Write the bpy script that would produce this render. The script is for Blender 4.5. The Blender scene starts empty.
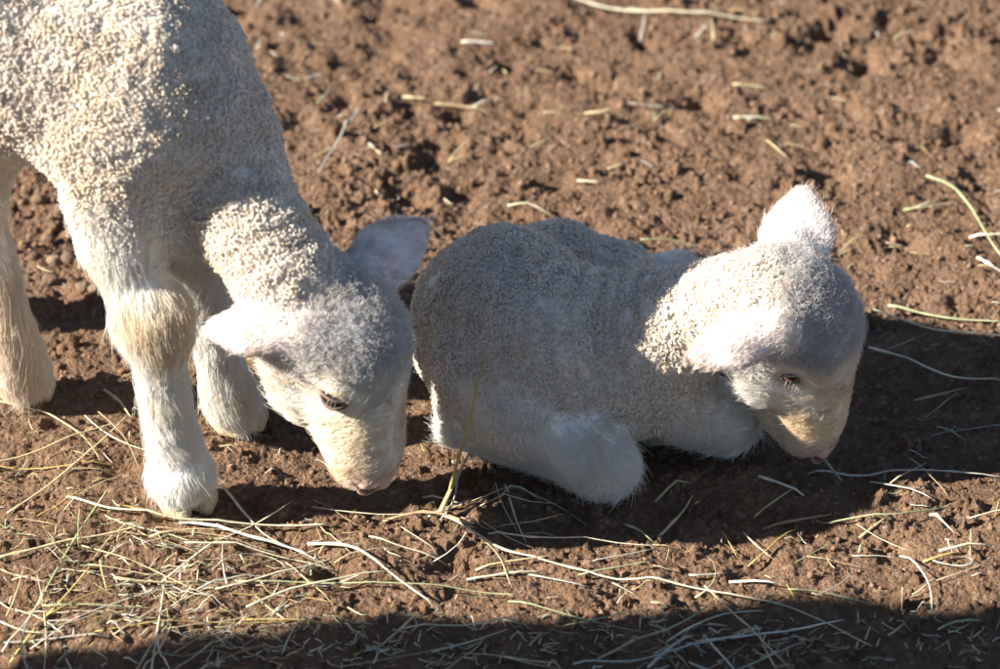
import bpy, math, random
import numpy as np
from mathutils import Vector, Matrix

HAIR = True
random.seed(7); RNG = np.random.default_rng(11)
scene = bpy.context.scene
C = scene.collection

# ------------------------------------------------------------------ camera
ELEV = math.radians(32.0); DIST = 2.75; FPX = 4166.0      # focal length in photo pixels (1000 wide)
cam_d = bpy.data.cameras.new('camera'); cam = bpy.data.objects.new('camera', cam_d); C.objects.link(cam)
cam_d.sensor_width = 36.0; cam_d.lens = 36.0 * FPX / 1000.0
CAM = np.array([0.0, -DIST * math.cos(ELEV), DIST * math.sin(ELEV)])
cam.location = CAM; cam.rotation_euler = (math.pi / 2 - ELEV, 0, 0)
cam_d.clip_start = 0.05; cam_d.clip_end = 500
cam_d.dof.use_dof = True; cam_d.dof.focus_distance = 2.58; cam_d.dof.aperture_fstop = 7.1
scene.camera = cam
AX_R = np.array([1.0, 0, 0]); AX_U = np.array([0, math.sin(ELEV), math.cos(ELEV)]); AX_T = np.array([0, -math.cos(ELEV), math.sin(ELEV)])

# ------------------------------------------------------------------ light
SUN_EL = math.radians(29.5); SUN_TRAVEL = math.radians(9.0)   # travel direction on the ground, from +X towards +Y
sdir = np.array([math.cos(SUN_EL) * math.cos(SUN_TRAVEL), math.cos(SUN_EL) * math.sin(SUN_TRAVEL), -math.sin(SUN_EL)])
w = bpy.data.worlds.new('World'); scene.world = w; w.use_nodes = True
nt = w.node_tree; sky = nt.nodes.new('ShaderNodeTexSky'); sky.sky_type = 'NISHITA'; sky.sun_disc = False
sky.sun_elevation = SUN_EL; sky.air_density = 0.75; sky.dust_density = 0.3; sky.ozone_density = 1.2; sky.altitude = 300
sky.sun_rotation = math.atan2(-sdir[0], -sdir[1])
nt.links.new(sky.outputs[0], nt.nodes['Background'].inputs[0]); nt.nodes['Background'].inputs[1].default_value = 0.052
sl = bpy.data.lights.new('sun', 'SUN'); so = bpy.data.objects.new('sun', sl); C.objects.link(so)
sl.energy = 5.0; sl.angle = math.radians(0.53); sl.color = (1.0, 0.95, 0.87)
so.location = (-2, 0, 3); so.rotation_euler = Vector(sdir).to_track_quat('-Z', 'Y').to_euler()
vs = scene.view_settings; vs.view_transform = 'Standard'; vs.look = 'None'; vs.exposure = 1.62; vs.gamma = 1.0; vs.use_curve_mapping = False
try:
    scene.cycles_curves.shape = 'RIBBONS'
except Exception:
    pass
scene.cycles.max_bounces = 5; scene.cycles.diffuse_bounces = 3; scene.cycles.transmission_bounces = 3

# ------------------------------------------------------------------ helpers
def ray(px, py):
    d = -AX_T * FPX + AX_R * (px - 500.0) + AX_U * (334.5 - py)
    return d / np.linalg.norm(d)
def W(px, py, z=0.0):
    """point of height z seen at photo pixel (px, py)"""
    d = ray(px, py); t = (z - CAM[2]) / d[2]
    return CAM + d * t
def unit(v):
    v = np.asarray(v, float); return v / max(1e-12, np.linalg.norm(v))
def img(x, u, t):
    return x * AX_R + u * AX_U + t * AX_T

def mesh_obj(name, verts, faces, mat, parent=None, smooth=True, col=None):
    me = bpy.data.meshes.new(name)
    verts = np.asarray(verts, np.float32)
    if isinstance(faces, np.ndarray):
        n, k = faces.shape
        me.vertices.add(len(verts)); me.vertices.foreach_set('co', verts.ravel())
        me.loops.add(n * k); me.loops.foreach_set('vertex_index', faces.astype(np.int32).ravel())
        me.polygons.add(n); me.polygons.foreach_set('loop_start', np.arange(0, n * k, k, dtype=np.int32))
        me.update(calc_edges=True)
    else:
        me.from_pydata([tuple(v) for v in verts], [], faces)
    if smooth:
        me.polygons.foreach_set('use_smooth', np.ones(len(me.polygons), bool))
    if col is not None:
        a = me.attributes.new('col', 'FLOAT_COLOR', 'POINT')
        c = np.ones((len(verts), 4), np.float32); c[:, :3] = col
        a.data.foreach_set('color', c.ravel())
    me.update()
    o = bpy.data.objects.new(name, me); C.objects.link(o)
    if mat: me.materials.append(mat)
    if parent: o.parent = parent; o.matrix_parent_inverse = parent.matrix_world.inverted() if False else Matrix.Translation(-Vector(parent.location))
    return o
def tag(o, label=None, cat=None, group=None, kind=None):
    if label: o['label'] = label
    if cat: o['category'] = cat
    if group: o['group'] = group
    if kind: o['kind'] = kind
    return o

# ------------------------------------------------------------------ materials
def new_mat(name):
    m = bpy.data.materials.new(name); m.use_nodes = True
    for n in list(m.node_tree.nodes): m.node_tree.nodes.remove(n)
    out = m.node_tree.nodes.new('ShaderNodeOutputMaterial')
    return m, m.node_tree, out
def N(nt, t, **kw):
    n = nt.nodes.new(t)
    for k, v in kw.items(): setattr(n, k, v)
    return n

def hair_mat(name, transl=0.3, gloss=0.06, rough=0.45):
    m, t, out = new_mat(name)
    at = N(t, 'ShaderNodeAttribute', attribute_name='col')
    d = N(t, 'ShaderNodeBsdfDiffuse'); tr = N(t, 'ShaderNodeBsdfTranslucent'); g = N(t, 'ShaderNodeBsdfGlossy')
    g.inputs['Roughness'].default_value = rough; g.inputs['Color'].default_value = (.9, .88, .85, 1)
    t.links.new(at.outputs['Color'], d.inputs[0]); t.links.new(at.outputs['Color'], tr.inputs[0])
    m1 = N(t, 'ShaderNodeMixShader'); m1.inputs[0].default_value = transl
    t.links.new(d.outputs[0], m1.inputs[1]); t.links.new(tr.outputs[0], m1.inputs[2])
    m2 = N(t, 'ShaderNodeMixShader'); m2.inputs[0].default_value = gloss
    t.links.new(m1.outputs[0], m2.inputs[1]); t.links.new(g.outputs[0], m2.inputs[2])
    t.links.new(m2.outputs[0], out.inputs[0])
    return m
def attr_mat(name, rough=0.7, spec=0.3, bump=None, sss=0.0, var=0.0, scale=400):
    m, t, out = new_mat(name)
    b = N(t, 'ShaderNodeBsdfPrincipled'); at = N(t, 'ShaderNodeAttribute', attribute_name='col')
    b.inputs['Roughness'].default_value = rough; b.inputs['Specular IOR Level'].default_value = spec
    src = at.outputs['Color']
    nz = N(t, 'ShaderNodeTexNoise'); nz.inputs['Scale'].default_value = scale; nz.inputs['Detail'].default_value = 4
    tc = N(t, 'ShaderNodeTexCoord'); t.links.new(tc.outputs['Object'], nz.inputs['Vector'])
    if var:
        mr = N(t, 'ShaderNodeMapRange'); mr.inputs['To Min'].default_value = 1 - var; mr.inputs['To Max'].default_value = 1 + var
        t.links.new(nz.outputs['Fac'], mr.inputs['Value'])
        mx = N(t, 'ShaderNodeVectorMath', operation='SCALE'); t.links.new(src, mx.inputs[0]); t.links.new(mr.outputs[0], mx.inputs['Scale'])
        src = mx.outputs[0]
    t.links.new(src, b.inputs['Base Color'])
    if sss:
        b.inputs['Subsurface Weight'].default_value = sss; b.inputs['Subsurface Radius'].default_value = (.006, .003, .002); b.inputs['Subsurface Scale'].default_value = 0.5
    if bump:
        bp = N(t, 'ShaderNodeBump'); bp.inputs['Strength'].default_value = bump; bp.inputs['Distance'].default_value = 0.001
        t.links.new(nz.outputs['Fac'], bp.inputs['Height']); t.links.new(bp.outputs[0], b.inputs['Normal'])
    t.links.new(b.outputs[0], out.inputs[0])
    return m
def soil_mat():
    m, t, out = new_mat('soil')
    b = N(t, 'ShaderNodeBsdfPrincipled'); b.inputs['Roughness'].default_value = 0.92; b.inputs['Specular IOR Level'].default_value = 0.12
    tc = N(t, 'ShaderNodeTexCoord')
    def noise(sc, det, rough=.6):
        n = N(t, 'ShaderNodeTexNoise'); n.inputs['Scale'].default_value = sc; n.inputs['Detail'].default_value = det; n.inputs['Roughness'].default_value = rough
        t.links.new(tc.outputs['Object'], n.inputs['Vector']); return n
    n1 = noise(14, 5); n2 = noise(220, 6, .7); n3 = noise(900, 4, .7)
    r1 = N(t, 'ShaderNodeValToRGB')
    e = r1.color_ramp.elements
    e[0].position = .3; e[0].color = (.168, .101, .061, 1); e[1].position = .72; e[1].color = (.265, .163, .101, 1)
    t.links.new(n1.outputs['Fac'], r1.inputs['Fac'])
    r2 = N(t, 'ShaderNodeValToRGB'); e = r2.color_ramp.elements
    e[0].position = .28; e[0].color = (.62, .6, .58, 1); e[1].position = .75; e[1].color = (1.28, 1.27, 1.27, 1)
    t.links.new(n2.outputs['Fac'], r2.inputs['Fac'])
    mx = N(t, 'ShaderNodeMix', data_type='RGBA', blend_type='MULTIPLY'); mx.inputs[0].default_value = 1
    t.links.new(r1.outputs[0], mx.inputs[6]); t.links.new(r2.outputs[0], mx.inputs[7])
    # pale dry grains
    vo = N(t, 'ShaderNodeTexVoronoi'); vo.inputs['Scale'].default_value = 330; t.links.new(tc.outputs['Object'], vo.inputs['Vector'])
    sep = N(t, 'ShaderNodeSeparateColor'); t.links.new(vo.outputs['Color'], sep.inputs[0])
    th = N(t, 'ShaderNodeMath', operation='GREATER_THAN'); th.inputs[1].default_value = .93; t.links.new(sep.outputs[0], th.inputs[0])
    mlt = N(t, 'ShaderNodeMath', operation='MULTIPLY'); mlt.inputs[1].default_value = .55; t.links.new(th.outputs[0], mlt.inputs[0])
    mg = N(t, 'ShaderNodeMix', data_type='RGBA'); t.links.new(mlt.outputs[0], mg.inputs[0]); t.links.new(mx.outputs[2], mg.inputs[6])
    mg.inputs[7].default_value = (.36, .24, .16, 1)
    t.links.new(mg.outputs[2], b.inputs['Base Color'])
    v2 = N(t, 'ShaderNodeTexVoronoi'); v2.inputs['Scale'].default_value = 420; v2.inputs['Randomness'].default_value = 1
    dm = N(t, 'ShaderNodeMix', data_type='VECTOR'); dm.inputs[0].default_value = .004
    t.links.new(tc.outputs['Object'], dm.inputs[4]); t.links.new(n2.outputs['Color'], dm.inputs[5]); t.links.new(dm.outputs[1], v2.inputs['Vector'])
    vv = N(t, 'ShaderNodeMath', operation='MULTIPLY_ADD'); vv.inputs[1].default_value = -1.1; t.links.new(v2.outputs['Distance'], vv.inputs[0]); t.links.new(n2.outputs['Fac'], vv.inputs[2])
    ad = N(t, 'ShaderNodeMath', operation='ADD'); t.links.new(vv.outputs[0], ad.inputs[0])
    m3 = N(t, 'ShaderNodeMath', operation='MULTIPLY'); m3.inputs[1].default_value = .4; t.links.new(n3.outputs['Fac'], m3.inputs[0]); t.links.new(m3.outputs[0], ad.inputs[1])
    bp = N(t, 'ShaderNodeBump'); bp.inputs['Strength'].default_value = .9; bp.inputs['Distance'].default_value = .0026
    t.links.new(ad.outputs[0], bp.inputs['Height']); t.links.new(bp.outputs[0], b.inputs['Normal'])
    t.links.new(b.outputs[0], out.inputs[0])
    return m
M_SOIL = soil_mat()
M_WOOL = hair_mat('wool_fibre', .28, .02, .5)
M_HAIR = hair_mat('white_hair', .42, .07, .35)
M_SKIN = attr_mat('lamb_skin', .75, .25, .4, .15, .08, 500)
M_NOSE = attr_mat('nose_skin', .42, .5, .3, .1, .08, 700)
M_HORN = attr_mat('hoof_horn', .5, .4, .5, 0, .2, 300)
M_HAY = attr_mat('hay_stalk', .6, .35, .5, 0, .22, 300)
M_STONE = attr_mat('clod', .95, .1, .9, 0, .3, 350)
def eye_mat():
    m, t, out = new_mat('eyeball'); b = N(t, 'ShaderNodeBsdfPrincipled')
    b.inputs['Base Color'].default_value = (.018, .012, .01, 1); b.inputs['Roughness'].default_value = .08
    b.inputs['Coat Weight'].default_value = 1.0; t.links.new(b.outputs[0], out.inputs[0]); return m
M_EYE = eye_mat()

# ------------------------------------------------------------------ ground
def vnoise(shape, dx, cell, seed):
    r = np.random.default_rng(seed); ny, nx = shape
    gy = int(ny * dx / cell) + 3; gx = int(nx * dx / cell) + 3
    g = r.random((gy, gx)).astype(np.float32) * 2 - 1
    y = np.arange(ny) * dx / cell; x = np.arange(nx) * dx / cell
    iy = y.astype(int); ix = x.astype(int); fy = (y - iy).astype(np.float32); fx = (x - ix).astype(np.float32)
    fy = fy * fy * (3 - 2 * fy); fx = fx * fx * (3 - 2 * fx)
    a = g[iy] * (1 - fy)[:, None] + g[iy + 1] * fy[:, None]
    return a[:, ix] * (1 - fx) + a[:, ix + 1] * fx
GX0, GX1, GY0, GY1, GD = -0.44, 0.44, -0.47, 0.60, 0.0011
gnx = int((GX1 - GX0) / GD) + 1; gny = int((GY1 - GY0) / GD) + 1
sh = (gny, gnx)
H = 0.004 * vnoise(sh, GD, .11, 1) + .0022 * vnoise(sh, GD, .045, 2) + .0022 * vnoise(sh, GD, .018, 3) + .0014 * vnoise(sh, GD, .008, 4)
xs = GX0 + np.arange(gnx) * GD; ys = GY0 + np.arange(gny) * GD
def splat(cx, cy, rad):
    i0 = max(0, int((cx - rad - GX0) / GD)); i1 = min(gnx, int((cx + rad - GX0) / GD) + 2)
    j0 = max(0, int((cy - rad - GY0) / GD)); j1 = min(gny, int((cy + rad - GY0) / GD) + 2)
    return i0, i1, j0, j1
PITS = [(432, 150, .016, .017), (405, 195, .014, .013), (690, 100, .012, .011), (705, 95, .01, .01), (860, 60, .013, .012), (940, 55, .015, .013), (900, 28, .012, .009),
        (830, 25, .012, .01), (740, 170, .011, .009), (835, 175, .016, .011), (850, 105, .011, .01), (665, 132, .01, .009), (560, 180, .013, .01), (595, 78, .01, .01), (640, 30, .01, .008),
        (345, 100, .01, .009), (300, 120, .01, .009), (500, 60, .011, .008), (460, 190, .012, .01), (960, 130, .014, .011), (980, 180, .012, .01), (900, 240, .012, .009), (960, 300, .012, .008),
        (70, 250, .014, .009), (95, 215, .012, .009), (60, 300, .01, .007), (120, 470, .012, .007), (30, 470, .012, .007), (450, 560, .012, .007), (330, 575, .011, .007), (465, 640, .014, .007),
        (620, 590, .011, .006), (760, 560, .012, .006), (890, 545, .012, .006), (250, 510, .01, .006)]
pr = np.random.default_rng(5)
pits = [(W(a, b)[0], W(a, b)[1], r, d) for a, b, r, d in PITS]
for k in range(230):
    cy = pr.uniform(GY0, GY1); far = np.clip((cy + .15) / .5, .25, 1)
    pits.append((pr.uniform(GX0, GX1), cy, pr.uniform(.005, .013), pr.uniform(.003, .010) * far))
wx = vnoise(sh, GD, .009, 21); wy = vnoise(sh, GD, .0042, 22); wz = vnoise(sh, GD, .0026, 23)
for cx, cy, r, d in pits:
    i0, i1, j0, j1 = splat(cx, cy, 2.2 * r)
    if i1 <= i0 or j1 <= j0: continue
    dd = ((xs[i0:i1] - cx) ** 2)[None, :] + ((ys[j0:j1] - cy) ** 2 * .8)[:, None]
    H[j0:j1, i0:i1] -= d * np.exp(-(dd / (r * r)) * (1 + .6 * wx[j0:j1, i0:i1]))
trample = np.clip(.62 + .55 * vnoise(sh, GD, .09, 51) + .25 * vnoise(sh, GD, .03, 52), .30, 1.15)
def lumps(n, rmin, rmax, seed, lo=.35, hi=.75):
    r_ = np.random.default_rng(seed)
    u = r_.random(n); rad = rmin * (rmax / rmin) ** (u ** 1.6)
    cxs = r_.uniform(GX0, GX1, n); cys = r_.uniform(GY0, GY1, n); asp = r_.uniform(.65, 1.4, n); hh = r_.uniform(lo, hi, n); ang = r_.uniform(0, 3.14, n); tx = r_.normal(0, .42, n) / rad; ty = r_.normal(0, .42, n) / rad; jit = r_.uniform(-.35, .35, (n, 10))
    for k in np.argsort(-rad):
        r, cx, cy = rad[k], cxs[k], cys[k]
        i0, i1, j0, j1 = splat(cx, cy, 1.5 * r)
        if i1 - i0 < 2 or j1 - j0 < 2: continue
        X = (xs[i0:i1] - cx)[None, :]; Y = (ys[j0:j1] - cy)[:, None]
        aa = ang[k] + np.array([0, 1.2, 2.5, 3.7, 5.0]) + jit[k, :5]; cc_ = jit[k, 5:] * .35 + .8
        dd = None
        for a_, w_ in zip(aa, cc_):
            e_ = (X * math.cos(a_) * asp[k] + Y * math.sin(a_) / asp[k]) / (r * w_)
            dd = e_ if dd is None else np.maximum(dd, e_)
        q = 1 - dd * (1 + .28 * wx[j0:j1, i0:i1] + .30 * wy[j0:j1, i0:i1])
        jc = min(gny - 1, max(0, int((cy - GY0) / GD))); ic = min(gnx - 1, max(0, int((cx - GX0) / GD)))
        base = H[jc, ic]; hk = hh[k] * trample[jc, ic]
        top = base - .25 * r + r * hk * 1.2 * np.minimum(np.maximum(q, 0) * 2.2, 1) ** .6 * (1 + .35 * wz[j0:j1, i0:i1]) + r * tx[k] * X + r * ty[k] * Y
        sub = H[j0:j1, i0:i1]
        np.maximum(sub, np.where(q > 0, top, -1), out=sub)
lumps(800, .005, .010, 31, .2, .5)
lumps(11000, .0024, .005, 32, .28, .62)
lumps(22000, .0015, .0028, 33, .4, .9)
H += .0006 * vnoise(sh, GD, .0032, 41) + .0006 * vnoise(sh, GD, .0022, 42)
H -= np.median(H) + .001
H = np.clip(H, -.024, .012)
# flatten towards the rim of the fine patch, so that it meets the coarse outer ground
ex = np.minimum(np.minimum(np.arange(gnx), gnx - 1 - np.arange(gnx))[None, :], np.minimum(np.arange(gny), gny - 1 - np.arange(gny))[:, None]) * GD
H = H * np.clip(ex / .012, 0, 1)
def gz(x, y):
    i = int(round((x - GX0) / GD)); j = int(round((y - GY0) / GD))
    return float(H[j, i]) if 0 <= i < gnx and 0 <= j < gny else 0.0
def gzmax(x, y, r=.003):
    i = int(round((x - GX0) / GD)); j = int(round((y - GY0) / GD)); k = max(1, int(r / GD))
    if not (k <= i < gnx - k and k <= j < gny - k): return 0.0
    return float(H[j - k:j + k + 1, i - k:i + k + 1].max())
def grid_faces(n0, n1, base):
    i_ = np.arange(n0 * n1).reshape(n0, n1) + base
    return np.stack([i_[:-1, :-1], i_[:-1, 1:], i_[1:, 1:], i_[1:, :-1]], -1).reshape(-1, 4)
gxx, gyy = np.meshgrid(xs, ys); GV = [np.stack([gxx, gyy, H], -1).reshape(-1, 3)]; GF = [grid_faces(gny, gnx, 0)]; nb = len(GV[0])
# apron of coarser soil round the fine patch, then plain ground out to the horizon, in the same sheet
AE = 1.5; AS = .0065; x1, y1 = xs[-1], ys[-1]
def steps(lo, hi, st): return np.linspace(lo, hi, max(2, int(round((hi - lo) / st)) + 1))
far = AE + np.cumsum(.03 * 1.35 ** np.arange(26))
def patch(ax_, ay_, rough):
    global nb
    X2, Y2 = np.meshgrid(ax_, ay_); Z2 = np.zeros_like(X2)
    if rough:
        jx = ((X2 + AE) / AS).astype(int).clip(0, AN - 1); jy = ((Y2 + AE) / AS).astype(int).clip(0, AN - 1)
        ins = np.maximum(np.maximum(GX0 - X2, X2 - x1), np.maximum(GY0 - Y2, Y2 - y1)); out_ = AE - np.maximum(np.abs(X2), np.abs(Y2))
        Z2 = AH[jy, jx] * np.clip(ins / .012, 0, 1) * np.clip(out_ / .03, 0, 1)
    GV.append(np.stack([X2, Y2, Z2], -1).reshape(-1, 3)); GF.append(grid_faces(len(ay_), len(ax_), nb)); nb += X2.size
AN = int(2 * AE / AS) + 2; ash = (AN, AN)
AH = .004 * vnoise(ash, AS, .11, 71) + .0035 * vnoise(ash, AS, .04, 72) - .006 * np.abs(vnoise(ash, AS, .022, 73)) + .0045 * vnoise(ash, AS, .0135, 74) + .002 + np.random.default_rng(75).normal(0, .0024, ash)
xa_, xb_, xc_ = steps(-AE, GX0, AS), steps(GX0, x1, AS), steps(x1, AE, AS)
ya_, yb_, yc_ = steps(-AE, GY0, AS), steps(GY0, y1, AS), steps(y1, AE, AS)
for ax_, ay_ in ((xa_, ya_), (xb_, ya_), (xc_, ya_), (xa_, yb_), (xc_, yb_), (xa_, yc_), (xb_, yc_), (xc_, yc_)): patch(ax_, ay_, True)
fl, fm = np.r_[-far[::-1], -AE], steps(-AE, AE, .1); fr = np.r_[AE, far]
for ax_, ay_ in ((fl, fl), (fm, fl), (fr, fl), (fl, fm), (fr, fm), (fl, fr), (fm, fr), (fr, fr)): patch(ax_, ay_, False)
gv = np.concatenate(GV); gf = np.concatenate(GF)
ground = mesh_obj('ground', gv, gf, M_SOIL); tag(ground, 'crumbly reddish brown bare soil with small clods and pits', 'soil', kind='structure')

# loose crumbs lying on the soil
def ico(sub):
    import bmesh
    bm = bmesh.new(); bmesh.ops.create_icosphere(bm, subdivisions=sub, radius=1.0)
    v = np.array([x.co[:] for x in bm.verts]); bm.verts.index_update(); f = np.array([[x.index for x in y.verts] for y in bm.faces]); bm.free()
    return v, f
IC1 = ico(1); IC2 = ico(2)
def crumbs(n, ic, rmin, rmax, seed):
    r_ = np.random.default_rng(seed); V = []; F = []; o = 0; Cc = []
    for k in range(n):
        x, y = r_.uniform(GX0 + .04, GX1 - .04), r_.uniform(GY0 + .04, GY1 - .04)
        r = rmin * (rmax / rmin) ** (r_.random() ** 2)
        A = r_.normal(0, 1, (3, 3)); q, _ = np.linalg.qr(A)
        v = ic[0] + r_.normal(0, .22, ic[0].shape)
        v = (v * r_.uniform(.6, 1.15, 3)) @ q.T * r
        v = v + [x, y, gz(x, y) + r * .15]
        V.append(v); F.append(ic[1] + o); o += len(v)
        c = np.array([.20, .122, .080]) * r_.uniform(.7, 1.25)
        Cc.append(np.repeat(c[None], len(v), 0))
    return V, F, Cc
a = crumbs(6500, IC1, .0007, .0022, 61); b = crumbs(600, IC1, .0018, .0032, 62)
nV1 = sum(len(v) for v in a[0])
cr = mesh_obj('soil_crumbs', np.concatenate(a[0] + b[0]), np.concatenate(a[1] + [f + nV1 for f in b[1]]), M_STONE, smooth=False, col=np.concatenate(a[2] + b[2]))
tag(cr, 'loose brown soil crumbs scattered over the ground', 'soil crumbs', kind='stuff')

# ------------------------------------------------------------------ implicit surfaces
def resample(P, n):
    P = np.asarray(P, float); d = np.r_[0, np.cumsum(np.linalg.norm(np.diff(P, axis=0), axis=1))]
    t = np.linspace(0, d[-1], n)
    Q = np.stack([np.interp(t, d, P[:, i]) for i in range(P.shape[1])], 1)
    for _ in range(2): Q[1:-1] = .25 * Q[:-2] + .5 * Q[1:-1] + .25 * Q[2:]
    return Q
def stalk_geo(P, r, flat, rng, k=6, node=True):
    """a tube along P, flattened like a dry blade when flat < 1, thicker at its nodes"""
    n = len(P); T = np.gradient(P, axis=0); T /= np.maximum(np.linalg.norm(T, axis=1), 1e-9)[:, None]
    up = unit(np.array([rng.normal(0, .5), rng.normal(0, .5), 1])); S_ = np.cross(T, up); S_ /= np.maximum(np.linalg.norm(S_, axis=1), 1e-9)[:, None]; U_ = np.cross(S_, T)
    s = np.linspace(0, 1, n); rr = r * (1 - .45 * s) * (1 + .08 * rng.normal(0, 1, n)); rr[-1] *= .55
    if node:
        for c in rng.uniform(.1, .9, 2): rr *= 1 + .5 * np.exp(-((s - c) / .02) ** 2)
    an = np.linspace(0, 2 * math.pi, k, endpoint=False)
    V = (P[:, None] + S_[:, None] * (rr[:, None] * np.cos(an))[:, :, None] + U_[:, None] * (rr[:, None] * flat * np.sin(an))[:, :, None]).reshape(-1, 3)
    i = np.arange(n - 1)[:, None] * k; j = np.arange(k)[None]; j2 = (j + 1) % k
    F = np.stack([i + j, i + j2, i + k + j2, i + k + j], -1).reshape(-1, 4)
    V = np.concatenate([V, P[:1], P[-1:]]); c0 = n * k
    caps = np.array([[c0, (q + 1) % k, q, q] for q in range(k)] + [[c0 + 1, (n - 1) * k + q, (n - 1) * k + (q + 1) % k, (n - 1) * k + (q + 1) % k] for q in range(k)])
    return V, F, caps
class Body:
    def __init__(self): self.P = []
    def cone(self, p0, r0, p1, r1, k=.014, sub=False, **at):
        self.P.append(dict(t='c', a=np.asarray(p0, float), b=np.asarray(p1, float), r0=r0, r1=r1, k=k, sub=sub, at=at)); return self
    def chain(self, pts, k=.014, **at):
        self.P.append(dict(t='h', p=np.array([p for p, r in pts]), r=np.array([r for p, r in pts]), k=k, sub=False, at=at))
    def ear(self, c, axes, rad, bend, taper, k=.006, ghost=0, **at):
        self.P.append(dict(t='l', c=np.asarray(c, float), A=np.array([unit(x) for x in axes]), r=np.asarray(rad, float), bend=bend, taper=taper, k=k, sub=False, ghost=ghost, at=at))
    def ell(self, c, axes, rad, k=.012, sub=False, **at):
        self.P.append(dict(t='e', c=np.asarray(c, float), A=np.array([unit(x) for x in axes]), r=np.asarray(rad, float), k=k, sub=sub, at=at)); return self
    def dist(self, p, X):
        if p['t'] == 'c':
            ba = p['b'] - p['a']; L = ba @ ba
            q = X - p['a']; t = np.clip((q @ ba) / max(L, 1e-12), 0, 1)
            return np.linalg.norm(q - t[..., None] * ba, axis=-1) - (p['r0'] + (p['r1'] - p['r0']) * t)
        if p['t'] == 'h':
            out = None
            for a, b, r0, r1 in zip(p['p'][:-1], p['p'][1:], p['r'][:-1], p['r'][1:]):
                ba = b - a; q = X - a; t = np.clip((q @ ba) / max(ba @ ba, 1e-12), 0, 1)
                dd = np.linalg.norm(q - t[..., None] * ba, axis=-1) - (r0 + (r1 - r0) * t)
                out = dd if out is None else np.minimum(out, dd)
            return out
        q = (X - p['c']) @ p['A'].T
        if p['t'] == 'l':
            x = np.clip(q[..., 0] / p['r'][0], -1, 1); w_ = 1 - p['taper'] * x - .18 * x * x
            y = q[..., 1] / w_; z = q[..., 2] - p['bend'] * q[..., 1] ** 2 - p['ghost']
            q = np.stack([q[..., 0], y, z], -1)
        k0 = np.linalg.norm(q / p['r'], axis=-1); k1 = np.linalg.norm(q / p['r'] ** 2, axis=-1)
        return np.where(k1 > 1e-9, k0 * (k0 - 1) / np.maximum(k1, 1e-9), -p['r'].min())
    def box(self, p, m):
        if p['t'] == 'c':
            lo = np.minimum(p['a'] - p['r0'], p['b'] - p['r1']); hi = np.maximum(p['a'] + p['r0'], p['b'] + p['r1'])
        elif p['t'] == 'h':
            lo = (p['p'] - p['r'][:, None]).min(0); hi = (p['p'] + p['r'][:, None]).max(0)
        else:
            e = np.abs(p['A']).T @ p['r']; lo = p['c'] - e; hi = p['c'] + e
        return lo - m, hi + m
    def mesh(self, h, extra=None):
        los, his = zip(*[self.box(p, .012) for p in self.P if not p['sub']])
        lo = np.min(los, 0); hi = np.max(his, 0); n = np.ceil((hi - lo) / h).astype(int) + 1
        F = np.full(n, .03, np.float32)
        ax = [lo[i] + np.arange(n[i]) * h for i in range(3)]
        for p in self.P:
            if p.get('ghost'): continue
            a, b = self.box(p, .03)
            i0 = np.clip(((a - lo) / h).astype(int), 0, n); i1 = np.clip(((b - lo) / h).astype(int) + 2, 0, n)
            g = np.stack(np.meshgrid(*[ax[i][i0[i]:i1[i]] for i in range(3)], indexing='ij'), -1)
            if g.size == 0: continue
            d = self.dist(p, g); s = (slice(i0[0], i1[0]), slice(i0[1], i1[1]), slice(i0[2], i1[2])); f = F[s]; k = p['k']
            if p['sub']:
                d = -d; hh = np.clip(.5 - .5 * (d - f) / k, 0, 1); hh = np.clip(.5 + .5 * (d - f) / k, 0, 1)
                F[s] = f * (1 - hh) + d * hh + k * hh * (1 - hh)
            else:
                hh = np.clip(.5 + .5 * (f - d) / k, 0, 1)
                F[s] = f * (1 - hh) + d * hh - k * hh * (1 - hh)
        if extra is not None:
            g = np.stack(np.meshgrid(*ax, indexing='ij'), -1); F += extra(g)
        return surface_nets(F, lo, h)
def surface_nets(F, lo, h):
    S = F < 0; n = np.array(F.shape)
    cnt = sum(S[i:n[0] - 1 + i, j:n[1] - 1 + j, k:n[2] - 1 + k].astype(np.int8) for i in (0, 1) for j in (0, 1) for k in (0, 1))
    cells = np.argwhere((cnt > 0) & (cnt < 8))
    off = np.array([(i, j, k) for i in (0, 1) for j in (0, 1) for k in (0, 1)])
    cv = np.stack([F[cells[:, 0] + o[0], cells[:, 1] + o[1], cells[:, 2] + o[2]] for o in off])
    acc = np.zeros((len(cells), 3)); m = np.zeros(len(cells))
    for a in range(8):
        for b in range(a + 1, 8):
            if np.abs(off[a] - off[b]).sum() != 1: continue
            cr = (cv[a] < 0) != (cv[b] < 0); t = np.where(cr, cv[a] / np.where(cr, cv[a] - cv[b], 1), 0)
            acc += cr[:, None] * (off[a] + t[:, None] * (off[b] - off[a])); m += cr
    V = lo + (cells + acc / m[:, None]) * h
    ID = np.full(n - 1, -1, np.int32); ID[cells[:, 0], cells[:, 1], cells[:, 2]] = np.arange(len(cells))
    Q = []
    for ax_ in range(3):
        o = [0, 0, 0]; o[ax_] = 1
        A = S[:n[0] - o[0], :n[1] - o[1], :n[2] - o[2]]; B = S[o[0]:, o[1]:, o[2]:]
        e = np.argwhere(A != B); u, v = [(1, 2), (2, 0), (0, 1)][ax_]
        ok = (e[:, u] > 0) & (e[:, v] > 0) & (e[:, u] < n[u] - 1) & (e[:, v] < n[v] - 1); e = e[ok]
        inn = A[e[:, 0], e[:, 1], e[:, 2]]
        def cid(du, dv):
            c = e.copy(); c[:, u] -= du; c[:, v] -= dv; return ID[c[:, 0], c[:, 1], c[:, 2]]
        q = np.stack([cid(1, 1), cid(0, 1), cid(0, 0), cid(1, 0)], -1)
        q[~inn] = q[~inn][:, ::-1]; Q.append(q)
    return V, np.concatenate(Q)
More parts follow.
